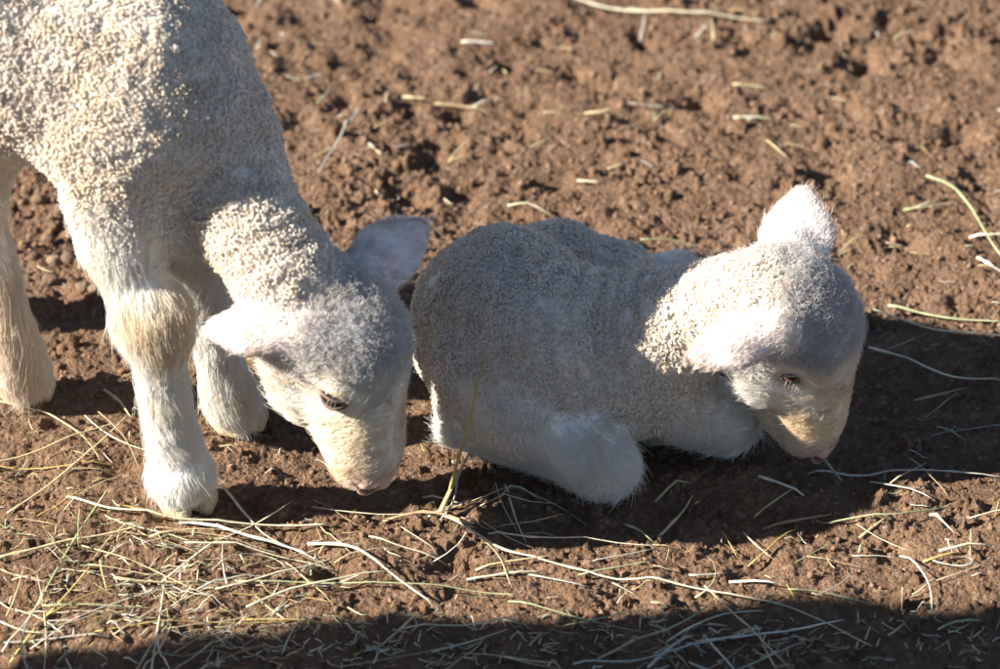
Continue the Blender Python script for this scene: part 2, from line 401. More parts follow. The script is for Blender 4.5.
def smooth_mesh(V, Q, it=3, lam=.5):
    E = np.concatenate([Q[:, [0, 1]], Q[:, [1, 2]], Q[:, [2, 3]], Q[:, [3, 0]]])
    for _ in range(it):
        s = np.zeros_like(V); c = np.zeros(len(V))
        for i in range(3):
            s[:, i] = np.bincount(E[:, 0], V[E[:, 1], i], len(V)) + np.bincount(E[:, 1], V[E[:, 0], i], len(V))
        c = np.bincount(E[:, 0], minlength=len(V)) + np.bincount(E[:, 1], minlength=len(V))
        V = V + lam * (s / np.maximum(c, 1)[:, None] - V)
    return V
def vnormals(V, Q):
    n = np.cross(V[Q[:, 2]] - V[Q[:, 0]], V[Q[:, 3]] - V[Q[:, 1]])
    s = np.zeros_like(V)
    for c in range(4):
        for i in range(3): s[:, i] += np.bincount(Q[:, c], n[:, i], len(V))
    return s / np.maximum(np.linalg.norm(s, axis=1), 1e-12)[:, None]

# ------------------------------------------------------------------ coats (what grows where)
CREAM = (.85, .765, .665); WHITE = (.92, .88, .81); PINKW = (.86, .79, .73); FACE = (.84, .73, .56); TAN = (.74, .58, .42); GREY = (.56, .54, .52); NOSE = (.50, .31, .25); YEL = (.84, .72, .53)
DOWN = np.array([0, 0, -1.0])
def coat(kind, flow=DOWN, **kw):
    base = dict(wool=dict(wool=1, hair=0, fuzz=.035, ln=.006, col=CREAM), leg=dict(wool=0, hair=1, fuzz=0, ln=.011, col=WHITE), face=dict(wool=0, hair=1, fuzz=0, ln=.0055, col=FACE),
                cheek=dict(wool=0, hair=1, fuzz=.06, ln=.0105, col=WHITE), crown=dict(wool=.0, hair=.3, fuzz=.85, ln=.010, col=GREY), ear=dict(wool=0, hair=1, fuzz=.02, ln=.0048, col=PINKW),
                muzzle=dict(wool=0, hair=1, fuzz=0, ln=.0028, col=TAN), bare=dict(wool=0, hair=0, fuzz=0, ln=.001, col=NOSE))[kind].copy()
    base['flow'] = np.asarray(flow, float); base.update(kw); return base

def head(B, poll, a, d, l, s, la, ears):
    """head of a lamb: a = towards the nose, d = towards the forehead side, l = towards the camera-side ear; la shortens it along a"""
    def L(x, y, z): return poll + s * (x * la * a + y * d + z * l)
    fl = unit(-.3 * a - .8 * d); R3 = lambda x, y, z: np.array([x * la, y, z]) * s
    B.ell(L(.034, -.008, 0), (a, d, l), R3(.048, .038, .037), .012, **coat('crown', -a + .2 * d))
    B.ell(L(.046, .012, 0), (a, d, l), R3(.036, .024, .029), .012, **coat('crown', a))
    for q in (-1, 1):
        B.ell(L(.068, -.021, .014 * q), (unit(a - .25 * d), d, l), R3(.031, .021, .0175), .010, **coat('cheek', unit(fl + .45 * a)))
        B.ell(L(.056, .017, .0225 * q), (a, d, l), R3(.017, .009, .0095), .007, **coat('face', fl, col=GREY))
        B.ell(L(.086, -.004, .0165 * q), (unit(a - .2 * d), d, l), R3(.018, .009, .0085), .008, **coat('face', fl))       # cheek bone
    B.cone(L(.070, .008, 0), .0255 * s, L(.122, .001, 0), .0205 * s, .010, **coat('face', fl))
    B.cone(L(.108, -.001, 0), .0220 * s, L(.133, -.004, 0), .0190 * s, .008, **coat('muzzle', fl))
    B.cone(L(.070, -.027, 0), .0175 * s, L(.127, -.0195, 0), .0100 * s, .007, **coat('face', fl))
    for q in (-1, 1):
        B.ell(L(.134, -.008, .008 * q), (a, d, l), R3(.012, .0085, .0080), .006, **coat('muzzle', fl))                     # upper lip
    for q, (base, dr, wd, ln, wid) in zip((1, -1), ears):
        b0 = L(*base); dr = unit(dr); wd = unit(wd - (np.asarray(wd) @ dr) * dr); th = np.cross(dr, wd)
        if th @ d < 0: th = -th
        B.cone(b0 - dr * .014 * s, .0135 * s, b0 + dr * .010 * s, .0115 * s, .010, **coat('ear', dr))
        c = b0 + dr * ln * .50 * s
        B.ear(c, (dr, wd, th), np.array([ln * .56, wid, .0045]) * s, 9.0 / s, .32, .008, **coat('ear', dr))
        B.ear(c, (dr, wd, th), np.array([ln * .46, wid * .72, .003]) * s, 9.0 / s, .32, .008, ghost=.0055, **coat('ear', dr, ln=.004, hair=.7, fuzz=.1, col=(.80, .64, .58)))
    return L
def project(V, p, dr, tol=.0028):
    q = V - p; t = q @ dr; m = np.linalg.norm(q - t[:, None] * dr, axis=1) < tol
    return p + dr * t[m].max() if m.any() else p
def nose_parts(V, A, L, a, d, l, s, la, root):
    """nose pad with two nostrils, and the mouth line, set on the muzzle"""
    L0 = L; L = lambda x, y, z: L0(x + (.0042 if x > .1405 else 0), y * 1.05, z * 1.05)
    B = Body(); b = coat('bare')
    R3 = lambda x, y, z: np.array([x * la, y, z]) * s
    for q in (-1, 1):
        B.ell(L(.1435, .0045, .0075 * q), (unit(a + .5 * d), d, l), R3(.0085, .0072, .0082), .004, **b)
        B.cone(L(.1500, .0095, .0070 * q), .0016 * s, L(.1475, .0045, .0150 * q), .0021 * s, .0012, sub=True, **b)
        B.cone(L(.1475, .0045, .0150 * q), .0021 * s, L(.1415, .0010, .0175 * q), .0014 * s, .0012, sub=True, **b)
    B.cone(L(.146, .006, 0), .0060 * s, L(.1475, -.007, 0), .0048 * s, .003, **b)
    B.cone(L(.1550, .006, 0), .0009 * s, L(.1525, -.009, 0), .0009 * s, .001, sub=True, **b)
    nv, nq = B.mesh(.0009); nv = smooth_mesh(nv, nq, 1)
    dn = np.min([np.abs(B.dist(p, nv)) for p in B.P if p['sub'] and p['r0'] > .001 * s], axis=0); t = np.clip(1 - dn / .0016, 0, 1)[:, None]
    mesh_obj('nose', nv, nq, M_NOSE, root, col=np.array([.56, .36, .29]) * (1 - t) + np.array([.07, .03, .025]) * t)
    pts = []
    for q in (-1, 1):
        line = [project(V, L(x, y, 0), unit(l * q * w_ + a * (1 - w_))) for x, y, w_ in ((.140, -.0125, .6), (.136, -.0145, .85), (.129, -.0155, 1), (.122, -.0162, 1), (.115, -.0168, 1))]
        P = resample(np.array(line), 18); r_ = np.random.default_rng(3)
        pts.append(P)
    pts = np.concatenate(pts)
    for i in range(0, len(pts)):
        m = np.linalg.norm(V - pts[i], axis=1) < .0018; A['hair'][m] = 0; A['col'][m] = A['col'][m] * .35 + np.array([.20, .12, .10]) * .65
    m = np.linalg.norm(V - L(.147, .002, 0), axis=1) < .012 * s; A['hair'][m] = 0
    t = np.clip(1.4 - np.linalg.norm(V - L(.147, .000, 0), axis=1) / (.021 * s), 0, 1)[:, None]
    A['col'] = A['col'] * (1 - .7 * t) + np.array([.70, .49, .39]) * .7 * t
def sample_roots(V, Q, Nv, A, n, dens, rng):
    """n candidate points on the surface, with interpolated normals and attributes; dens is a keep-weight per vertex"""
    T = np.concatenate([Q[:, [0, 1, 2]], Q[:, [0, 2, 3]]])
    ar = np.linalg.norm(np.cross(V[T[:, 1]] - V[T[:, 0]], V[T[:, 2]] - V[T[:, 0]]), axis=1) * dens[T].mean(1)
    cs = np.cumsum(ar); tot = cs[-1]
    m = int(n * tot) if n > 0 else 0
    t = T[np.searchsorted(cs, rng.random(m) * tot).clip(0, len(T) - 1)]
    u, v = rng.random(m), rng.random(m); f = u + v > 1; u[f], v[f] = 1 - u[f], 1 - v[f]
    w_ = np.stack([1 - u - v, u, v], 1)
    I = lambda X: (X[t] * (w_[:, :, None] if X.ndim == 2 else w_)).sum(1)
    nn = I(Nv); nn /= np.maximum(np.linalg.norm(nn, axis=1), 1e-9)[:, None]
    return I(V), nn, {k: I(x) for k, x in A.items()}
def curves_obj(name, P, rad, col, mat, parent):
    """P: (n, k, 3) points, rad: (k,) or (n,k), col: (n,3)"""
    n, k, _ = P.shape
    cu = bpy.data.hair_curves.new(name); cu.add_curves([k] * n)
    P = P - np.array(parent.location)
    cu.attributes['position'].data.foreach_set('vector', P.astype(np.float32).ravel())
    r = np.broadcast_to(rad, (n, k)).astype(np.float32)
    ra = cu.attributes.get('radius') or cu.attributes.new('radius', 'FLOAT', 'POINT')
    ra.data.foreach_set('value', np.ascontiguousarray(r).ravel())
    ca = cu.attributes.new('col', 'FLOAT_COLOR', 'CURVE'); c = np.ones((n, 4), np.float32); c[:, :3] = np.clip(col, 0, .92)
    ca.data.foreach_set('color', c.ravel())
    cu.materials.append(mat)
    o = bpy.data.objects.new(name, cu); C.objects.link(o); o.parent = parent
    return o
def hash_noise3(P, cell, seed):
    """smooth vector noise on points"""
    r_ = np.random.default_rng(seed); lo = P.min(0) - cell; g = np.ceil((P.max(0) - lo) / cell).astype(int) + 3
    G = r_.normal(0, 1, (*g, 3)); q = (P - lo) / cell; i = q.astype(int); f = q - i; f = f * f * (3 - 2 * f); out = 0
    for dx in (0, 1):
        for dy in (0, 1):
            for dz in (0, 1):
                w_ = np.where(dx, f[:, 0], 1 - f[:, 0]) * np.where(dy, f[:, 1], 1 - f[:, 1]) * np.where(dz, f[:, 2], 1 - f[:, 2])
                out = out + w_[:, None] * G[i[:, 0] + dx, i[:, 1] + dy, i[:, 2] + dz]
    return out

WOOL_DENS, HAIR_DENS, FUZZ_DENS = 235000, 900000, 420000     # per square metre
def grow(B, root, seed, eyes, seen, extra=None, h=.0022, folds=None, face=None):
    rng = np.random.default_rng(seed)
    V, Q = B.mesh(h); V = smooth_mesh(V, Q, 3)
    # attributes: weights by distance to each primitive
    keys = ('wool', 'hair', 'fuzz', 'ln'); D = np.stack([np.abs(B.dist(p, V)) if p['sub'] or p.get('ghost') else B.dist(p, V) for p in B.P])
    D[[i for i, p in enumerate(B.P) if p['sub']]] -= .0005
    Wt = np.exp(-(D - D.min(0)) / .0045); Wt /= Wt.sum(0)
    A = {k: (Wt * np.array([p['at'][k] for p in B.P])[:, None]).sum(0) for k in keys}
    A['col'] = np.einsum('pv,pc->vc', Wt, np.array([p['at']['col'] for p in B.P])); A['flow'] = np.einsum('pv,pc->vc', Wt, np.array([p['at']['flow'] for p in B.P]))
    if extra: extra(V, A)
    N0 = vnormals(V, Q); wm = np.clip(A['wool'], 0, 1)
    V = V + N0 * (wm * (hash_noise3(V, .011, seed + 20)[:, 0] * .0007 + hash_noise3(V, .03, seed + 21)[:, 0] * .0012))[:, None]
    if folds:
        for c, rad, ax_, wl_, amp in folds:      # skin folds: ridges across an axis
            q = V - c; w_ = np.exp(-(np.linalg.norm(q, axis=1) / rad) ** 2) * wm
            ph = (q @ ax_) / wl_ * 6.283 + hash_noise3(V, .03, seed + 22)[:, 0] * 1.4
            V = V + N0 * (w_ * amp * (np.abs(np.sin(ph * .5)) * 2 - 1.2))[:, None]
    if face:
        L_, a_, d_, l_, s_, la_ = face; q = V - L_(0, 0, 0); xa = (q @ a_) / (s_ * la_); xd = (q @ d_) / s_
        t = np.clip((xa - .034 - .35 * np.clip(xd - .006, 0, .03) + hash_noise3(V, .012, seed + 30)[:, 0] * .004) / .034, 0, 1) * (np.linalg.norm(V - L_(.075, 0, 0), axis=1) < .068) * (1 - np.clip(A['wool'], 0, 1)); t = t * t * (3 - 2 * t)
        ch = np.clip((-xd - .008) / .014, 0, 1)      # cheeks keep longer hair
        A['fuzz'] = A['fuzz'] * (1 - t); A['hair'] = np.maximum(A['hair'], t); A['ln'] = A['ln'] * (1 - t) + t * np.minimum(A['ln'], .0042 + .006 * ch)
        gm = (A['col'].max(1) < .70) & (xa < .125); A['col'] = np.where(gm[:, None], A['col'] * (1 - t[:, None]) + np.array(FACE) * t[:, None], A['col'])
        fl_ = unit(-.3 * a_ - .8 * d_); A['flow'] = A['flow'] * (1 - t[:, None]) + fl_ * t[:, None]
        nose_parts(V, A, *face, root)
    for e in eyes:     # set each eye on the surface, the visible one where the photograph shows it
        if e.get('px'):
            r_ = V - CAM; dep = -(r_ @ AX_T); X_p = 500 + FPX * (r_ @ AX_R) / dep; Y_p = 334.5 - FPX * (r_ @ AX_U) / dep
            m = np.hypot(X_p - e['px'][0], Y_p - e['px'][1]) < 3.5; i = np.where(m)[0]; e['p'] = V[i[np.argmin(dep[i])]].copy()
        else:
            q = V - e['p']; al = q @ e['n']; m = (np.linalg.norm(q - al[:, None] * e['n'], axis=1) < .004) & (al > -.02); e['p'] = e['p'] + e['n'] * al[m].max()
        near_ = np.linalg.norm(V - e['p'], axis=1) < .007; nn = unit(vnormals(V, Q)[near_].mean(0)); e['n'] = nn
        e['u'] = unit(e['u'] - (e['u'] @ nn) * nn); vv = np.cross(nn, e['u']); e['v'] = vv if vv @ e['v'] > 0 else -vv
    for e in eyes:     # bare rim round each eye
        q = V - e['p']; dd = np.sqrt((q @ e['u'] / (.0140 * e['sz'])) ** 2 + (q @ e['v'] / (.0088 * e['sz'])) ** 2 + (q @ e['n'] / .012) ** 2)
        m = dd < 1; A['fuzz'][dd < 2.2] = 0; A['ln'][dd < 2.0] = np.minimum(A['ln'][dd < 2.0], .003); A['hair'][m] = 0; A['fuzz'][m] = 0; A['wool'][m] = 0
        t = np.clip(1.3 - dd, 0, 1)[:, None]; A['col'] = A['col'] * (1 - t) + np.array([.33, .2, .17]) * t
    Nv = vnormals(V, Q)
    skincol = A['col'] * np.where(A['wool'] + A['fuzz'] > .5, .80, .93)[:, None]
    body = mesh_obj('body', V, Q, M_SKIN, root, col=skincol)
    for e in eyes: make_eye(e, root, rng)
    if not HAIR: return body
    vis = seen(V)
    # --- fleece: small tight curls
    P, n, at = sample_roots(V, Q, Nv, {**A, 'vis': vis}, WOOL_DENS, np.clip(A['wool'], 0, 1) * vis, rng)
    m = len(P); S, K = 8, 7
    t1 = np.cross(n, rng.normal(0, 1, (m, 3))); t1 /= np.linalg.norm(t1, axis=1)[:, None]; t2 = np.cross(n, t1)
    hgt = rng.uniform(.0017, .0033, m) * np.clip(1 + .25 * hash_noise3(P, .0055, seed + 8)[:, 0], .35, 1.8) * (.55 + .45 * np.clip(at['wool'], 0, 1)); rad = rng.uniform(.00040, .00074, m); turns = rng.uniform(1.0, 1.9, m) * rng.choice([-1, 1], m); ph = rng.uniform(0, 6.28, m)
    lean = hash_noise3(P, .02, seed + 1) * .0009 + rng.normal(0, .0005, (m, 3)) + at['flow'] * .0006
    s = np.linspace(0, 1, K)
    PP = np.zeros((m, S, K, 3), np.float32)
    for j in range(S):
        o = rng.normal(0, .00038, (m, 2)); pj = ph + rng.normal(0, .55, m); hj = hgt * rng.uniform(.75, 1.1, m); rj = rad * rng.uniform(.7, 1.2, m)
        up = np.sin(np.minimum(s * 1.25, 1.25) * math.pi / 2 * 1.0)
        x = rj[:, None] * (s ** .6) * np.cos(pj[:, None] + 6.283 * turns[:, None] * s) + o[:, :1] * (1 - .45 * s)
        y = rj[:, None] * (s ** .6) * np.sin(pj[:, None] + 6.283 * turns[:, None] * s) + o[:, 1:] * (1 - .45 * s)
        PP[:, j] = P[:, None] + n[:, None] * (hj[:, None] * up - .0008)[:, :, None] + t1[:, None] * x[:, :, None] + t2[:, None] * y[:, :, None] + lean[:, None] * (s ** 1.3)[None, :, None]
    lk = rng.normal(1, .09, (m, 1)) * np.array([1, 1, 1]); tanm = (rng.random(m) < .18)[:, None]
    cl = at['col'] * lk * (1 - np.clip(hash_noise3(P, .025, seed + 9)[:, :1], 0, 1) * np.array([.02, .045, .09])); cl = np.where(tanm, cl * np.array([.95, .88, .78]), cl)
    cc = np.repeat(cl[:, None], S, 1) * rng.normal(1, .05, (m, S, 1))
    curves_obj('fleece', PP.reshape(-1, K, 3), np.linspace(.00015, .00010, K), cc.reshape(-1, 3), M_WOOL, root)
    # --- hair of legs, face and ears
    dn = np.clip(A['hair'], 0, 1) * (1.0 + 1.0 * (A['ln'] < .008)) * np.clip(vis, .3, 1)
    P, n, at = sample_roots(V, Q, Nv, A, HAIR_DENS, dn, rng); m = len(P); K = 6
    ln = at['ln'] * rng.uniform(.6, 1.25, m) * np.where(rng.random(m) < .07, rng.uniform(1.3, 2.0, m), 1)
    f = at['flow'] + .34 * hash_noise3(P, .016, seed + 3) + .16 * hash_noise3(P, .006, seed + 4) + rng.normal(0, .10, (m, 3))
    f = f - (f * n).sum(1)[:, None] * n; f /= np.maximum(np.linalg.norm(f, axis=1), 1e-6)[:, None]
    lift = rng.uniform(.08, .36, m)[:, None]
    d0 = n * lift * 1.6 + f * (1 - .4 * lift); d0 /= np.linalg.norm(d0, axis=1)[:, None]
    s = np.linspace(0, 1, K)
    bend = f * .55 + DOWN * .10 - n * .18
    X = P[:, None] - n[:, None] * .0008 + ln[:, None, None] * (d0[:, None] * s[None, :, None] + (bend[:, None] - .25 * d0[:, None]) * (s ** 2)[None, :, None] * .7)
    wv = hash_noise3(P, .004, seed + 5)
    X = X + wv[:, None] * (np.sin(s * 5.0) * s)[None, :, None] * (.0009 * np.clip(ln / .01, .2, 1.4))[:, None, None]
    # clumps: tips drawn to the mean tip of their cell
    cell = np.floor((P + hash_noise3(P, .01, seed + 6) * .0015) / .0038).astype(np.int64); key = cell[:, 0] * 73856093 ^ cell[:, 1] * 19349663 ^ cell[:, 2] * 83492791
    _, inv = np.unique(key, return_inverse=True); inv = inv.ravel(); cn = np.bincount(inv)
    mean = np.stack([np.stack([np.bincount(inv, X[:, q, i]) / cn for i in range(3)], -1) for q in range(K)], 1)[inv]
    cf = (s ** 1.4)[None, :, None] * (.62 * rng.uniform(.3, 1, m) * np.clip((at['ln'] - .003) / .007, 0, 1))[:, None, None]
    X = X * (1 - cf) + mean * cf
    col = at['col'] * rng.normal(1, .07, (m, 1)) * (1 - np.clip(hash_noise3(P, .022, seed + 9)[:, :1], 0, 1.2) * np.array([.06, .11, .19]))
    curves_obj('hair_coat', X, np.linspace(.00016, .00005, K), col, M_HAIR, root)
    # --- loose fuzz of the crown and cheeks
    P, n, at = sample_roots(V, Q, Nv, A, FUZZ_DENS, np.clip(A['fuzz'], 0, 1), rng); m = len(P); K = 10
    ln = at['ln'] * rng.uniform(.5, 1.3, m); s = np.linspace(0, 1, K)
    f = at['flow'] + .9 * hash_noise3(P, .010, seed + 7) + rng.normal(0, .35, (m, 3)); f = f - (f * n).sum(1)[:, None] * n
    d0 = n * .8 + f * .5; d0 /= np.linalg.norm(d0, axis=1)[:, None]
    t1 = np.cross(d0, rng.normal(0, 1, (m, 3))); t1 /= np.linalg.norm(t1, axis=1)[:, None]; t2 = np.cross(d0, t1)
    tr = rng.uniform(.8, 2.4, m)[:, None] * rng.choice([-1, 1], m)[:, None]; ra = rng.uniform(.0006, .0018, m)[:, None] * s[None] ** .5; ph = rng.uniform(0, 6.28, m)[:, None]
    X = P[:, None] - n[:, None] * .0008 + ln[:, None, None] * d0[:, None] * (s * (1 - .35 * s))[None, :, None] + t1[:, None] * (ra * np.cos(ph + 6.283 * tr * s))[:, :, None] + t2[:, None] * (ra * np.sin(ph + 6.283 * tr * s))[:, :, None]
    curves_obj('head_fuzz', X, np.linspace(.00015, .00006, K), at['col'] * rng.normal(1.05, .1, (m, 1)), M_HAIR, root)
    return body
def make_eye(e, root, rng):
    p, n, op, z = e['p'], e['n'], e['open'], e['sz']; u, v = e['u'] * z, e['v'] * z
    vv, ff = IC2 if False else ico(3)
    E = p - n * .0034 * z + vv[:, :1] * u * .0096 + vv[:, 1:2] * v * .0080 + vv[:, 2:3] * n * .0076 * z
    eye = mesh_obj('eye', E, ff, M_EYE, root)
    # lids: an almond-shaped rim
    m = 40; tt = np.linspace(0, 2 * math.pi, m, endpoint=False); ring = []
    hgt = np.where(np.sin(tt) > 0, .0054 * op, .0044 * op) + .0005
    cu = np.cos(tt); sv = np.sign(np.sin(tt)) * np.abs(np.sin(tt)) ** 1.2
    cen = p + (cu * .0098)[:, None] * u + (sv * hgt)[:, None] * v + ((.0030 - .0046 * cu ** 2) * z)[:, None] * n
    V = []; F = []; k = 8
    for i in range(m):
        dr = unit(cen[i] - p + n * 1e-5); rr = .0010 if sv[i] > 0 else .0008
        for j in range(k):
            an = 2 * math.pi * j / k; V.append(cen[i] + dr * (.0005 + rr * 1.5 * math.cos(an)) + n * (rr * math.sin(an) - .0006))
    for i in range(m):
        for j in range(k): F.append([i * k + j, ((i + 1) % m) * k + j, ((i + 1) % m) * k + (j + 1) % k, i * k + (j + 1) % k])
    lid = mesh_obj('eyelid', V, np.array(F), M_SKIN, eye, col=np.array([.20, .12, .10])); 
    # lashes
    X = []; 
    for i in range(e['lash']):
        t = rng.uniform(.25, math.pi - .25); c0 = p + math.cos(t) * .0088 * u + math.sin(t) ** 1.2 * (.0052 * op + .001) * v + (.0032 - .003 * math.cos(t) ** 2) * z * n
        dr = unit(n * 1.0 - v * rng.uniform(.5, 1.3) + u * (math.cos(t) * .5 + rng.normal(0, .15))); s = np.linspace(0, 1, 5)[:, None]
        X.append(c0 + dr * s * rng.uniform(.003, .006) - v * s ** 2 * .0015)
    curves_obj('eyelashes', np.array(X), np.linspace(.00010, .00004, 5), np.tile(np.array([[.7, .62, .52]]), (e['lash'], 1)), M_HAIR, eye)

def hoof(root, p, fwd, s=1.0, up=(0, 0, 1)):
    """cloven hoof at ground point p, toes along fwd"""
    fwd = unit(fwd); up = unit(up); side = np.cross(up, fwd); B = Body()
    for q in (-1, 1):
        c = p + side * .0078 * q * s
        B.cone(c + up * .006 * s - fwd * .004 * s, .0075 * s, c + up * .0052 * s + fwd * .012 * s - side * .0018 * q * s, .0045 * s, .004, **coat('bare'))
        B.cone(c + up * .020 * s - fwd * .003 * s, .0075 * s, c + up * .007 * s + fwd * .004 * s, .008 * s, .004, **coat('bare'))
    for q in (0,):
        B.ell(p + up * -.022 * s, (fwd, side, up), np.array([.06, .06, .022]) * s, .002, sub=True, **coat('bare'))
    V, Q = B.mesh(.0014); V = smooth_mesh(V, Q, 2)
    t = np.clip(((V - p) @ up) / (.02 * s), 0, 1)[:, None]
    col = np.array([.50, .38, .20]) * (1 - t) + np.array([.60, .50, .32]) * t
    return mesh_obj('hoof', V, Q, M_HORN, root, col=col)

def lamb_root(loc, label):
    e = bpy.data.objects.new('lamb', None); C.objects.link(e); e.location = loc; e.empty_display_size = .05
    tag(e, label, 'lamb', 'two young lambs'); return e

# ================================================================== the standing lamb
def standing():
    root = lamb_root(Vector(W(150, 470)), 'white woolly lamb standing at the left with its nose lowered to the ground')
    B = Body()
    wl = coat('wool'); wl2 = coat('wool', unit(W(-90, -31, .31) - W(150, 75, .307)))
    # torso
    B.chain([(W(-150, 0, .305), .055), (W(-90, 10, .310), .066), (W(30, 56, .285), .059), (W(128, 80, .272), .0670), (W(178, 118, .256), .0445)], .018, **wl)
    B.cone(W(138, 60, .283), .053, W(165, 62, .280), .041, .018, **wl)                         # withers
    # neck
    B.chain([(W(175, 102, .264), .046), (W(213, 152, .231), .0400), (W(247, 215, .203), .0325), (W(288, 278, .176), .0310)], .018, **coat('wool'))
    # near shoulder and foreleg
    sh_ = W(128, 135, .250)
    B.cone(sh_, .047, W(119, 195, .214), .030, .018, **wl)
    fd = unit(np.array([.1, -.1, -1]))
    B.cone(W(119, 195, .214), .029, W(122, 235, .190), .0245, .014, **coat('wool', wool=.30, hair=.85, ln=.010, col=WHITE))
    B.chain([(W(122, 235, .190), .0230), (W(136, 285, .162), .0185), (W(149, 316, .140), .0195)], .012, **coat('leg', fd))
    B.cone(W(160, 310, .150), .0165, W(163, 330, .134), .0155, .012, **coat('leg', fd, col=YEL, ln=.009))
    B.chain([(W(149, 316, .140), .0190), (W(155, 338, .126), .0172), (W(160, 362, .109), .0150), (W(168, 415, .071), .0142), (W(176, 455, .041), .0165), (W(180, 472, .029), .0188)], .012, **coat('leg', fd))
    B.cone(W(180, 472, .029), .0185, W(183, 481, .029), .0118, .008, **coat('leg', fd, ln=.0052))
    # far foreleg
    B.cone(W(180, 160, .226), .028, W(180, 215, .190), .0215, .012, **coat('wool'))
    B.chain([(W(180, 215, .190), .021), (W(192, 258, .146), .0190), (W(207, 310, .105), .0130), (W(219, 360, .062), .0130), (W(230, 396, .030), .0165), (W(235, 406, .024), .0125)], .012, **coat('leg', fd))
    # near hind leg
    B.cone(W(-75, 20, .262), .062, W(-20, 95, .235), .040, .018, **wl)
    B.cone(W(-20, 95, .235), .038, W(-38, 190, .165), .026, .02, **coat('wool', wool=.6, hair=.4, ln=.008))
    B.chain([(W(-38, 190, .165), .0225), (W(-18, 235, .130), .0165), (W(4, 310, .082), .0140), (W(16, 352, .044), .0165), (W(20, 369, .029), .0175), (W(23, 377, .024), .0125)], .014, **coat('leg', fd, col=(.80, .70, .58)))
    # far hind leg
    B.cone(W(-110, 10, .252), .058, W(-80, 60, .225), .038, .018, **wl)
    B.cone(W(-80, 60, .225), .036, W(-115, 140, .150), .024, .02, **coat('wool', wool=.6, hair=.4))
    B.chain([(W(-115, 140, .150), .024), (W(-95, 230, .080), .0175), (W(-82, 280, .035), .0205), (W(-76, 297, .015), .0180)], .014, **coat('leg', fd))
    # belly fluff
    B.cone(W(20, 120, .235), .020, W(50, 148, .218), .008, .02, **coat('leg', fd, ln=.016))
    # tail
    B.chain([(W(-190, -70, .315), .02), (W(-215, -40, .29), .017), (W(-220, 10, .25), .013)], .012, **coat('wool'))
    l = unit(img(-.61, -.42, .67)); a = unit(img(.19, -.90, -.39)); d = np.cross(l, a); poll = W(329, 288, .172)
    ears = [((.014, -.009, .034), unit(img(-.97, .03, -.10)), img(.1, -.88, .45), .039, .0155), ((.008, -.002, -.027), unit(img(.70, .60, -.25)), unit(img(.62, -.62, .1)), .046, .0185)]
    L = head(B, poll, a, d, l, 1.10, .765, ears); face = (L, a, d, l, 1.10, .765)
    eyes = []
    for q in (1, -1):
        n = unit(l * q * .93 + d * .33); u = unit(img(.95, -.26, 0)); u = unit(u - (u @ n) * n); v = unit(d - (d @ n) * n - ((d - (d @ n) * n) @ u) * u)
        eyes.append(dict(p=L(.064, .012, .0335 * q), u=u, v=v, n=n, open=1.0, sz=.92, lash=6, px=(329, 402) if q > 0 else None))
    def seen(V):   # thinner fleece on what the photograph does not show
        return np.where(V[:, 0] < W(-30, 100, .3)[0], .35, 1.0)
    body = grow(B, root, 101, eyes, seen, face=face, folds=[(W(262, 215, .215), .045, unit(img(.5, -.85, 0)), .013, .0013), (W(60, 60, .28), .06, unit(img(1, -.3, 0)), .03, .0007)])
    for p, dr in ((W(187, 506, 0.0), (.40, -.9, 0)), (W(238, 424, 0.0), (.5, -.85, 0)), (W(26, 394, 0.0), (.5, -.85, 0)), (W(-72, 312, 0.0), (.8, -.6, 0))):
        hoof(root, p + np.array([0, 0, -.001]), dr, 1.18)
    return root
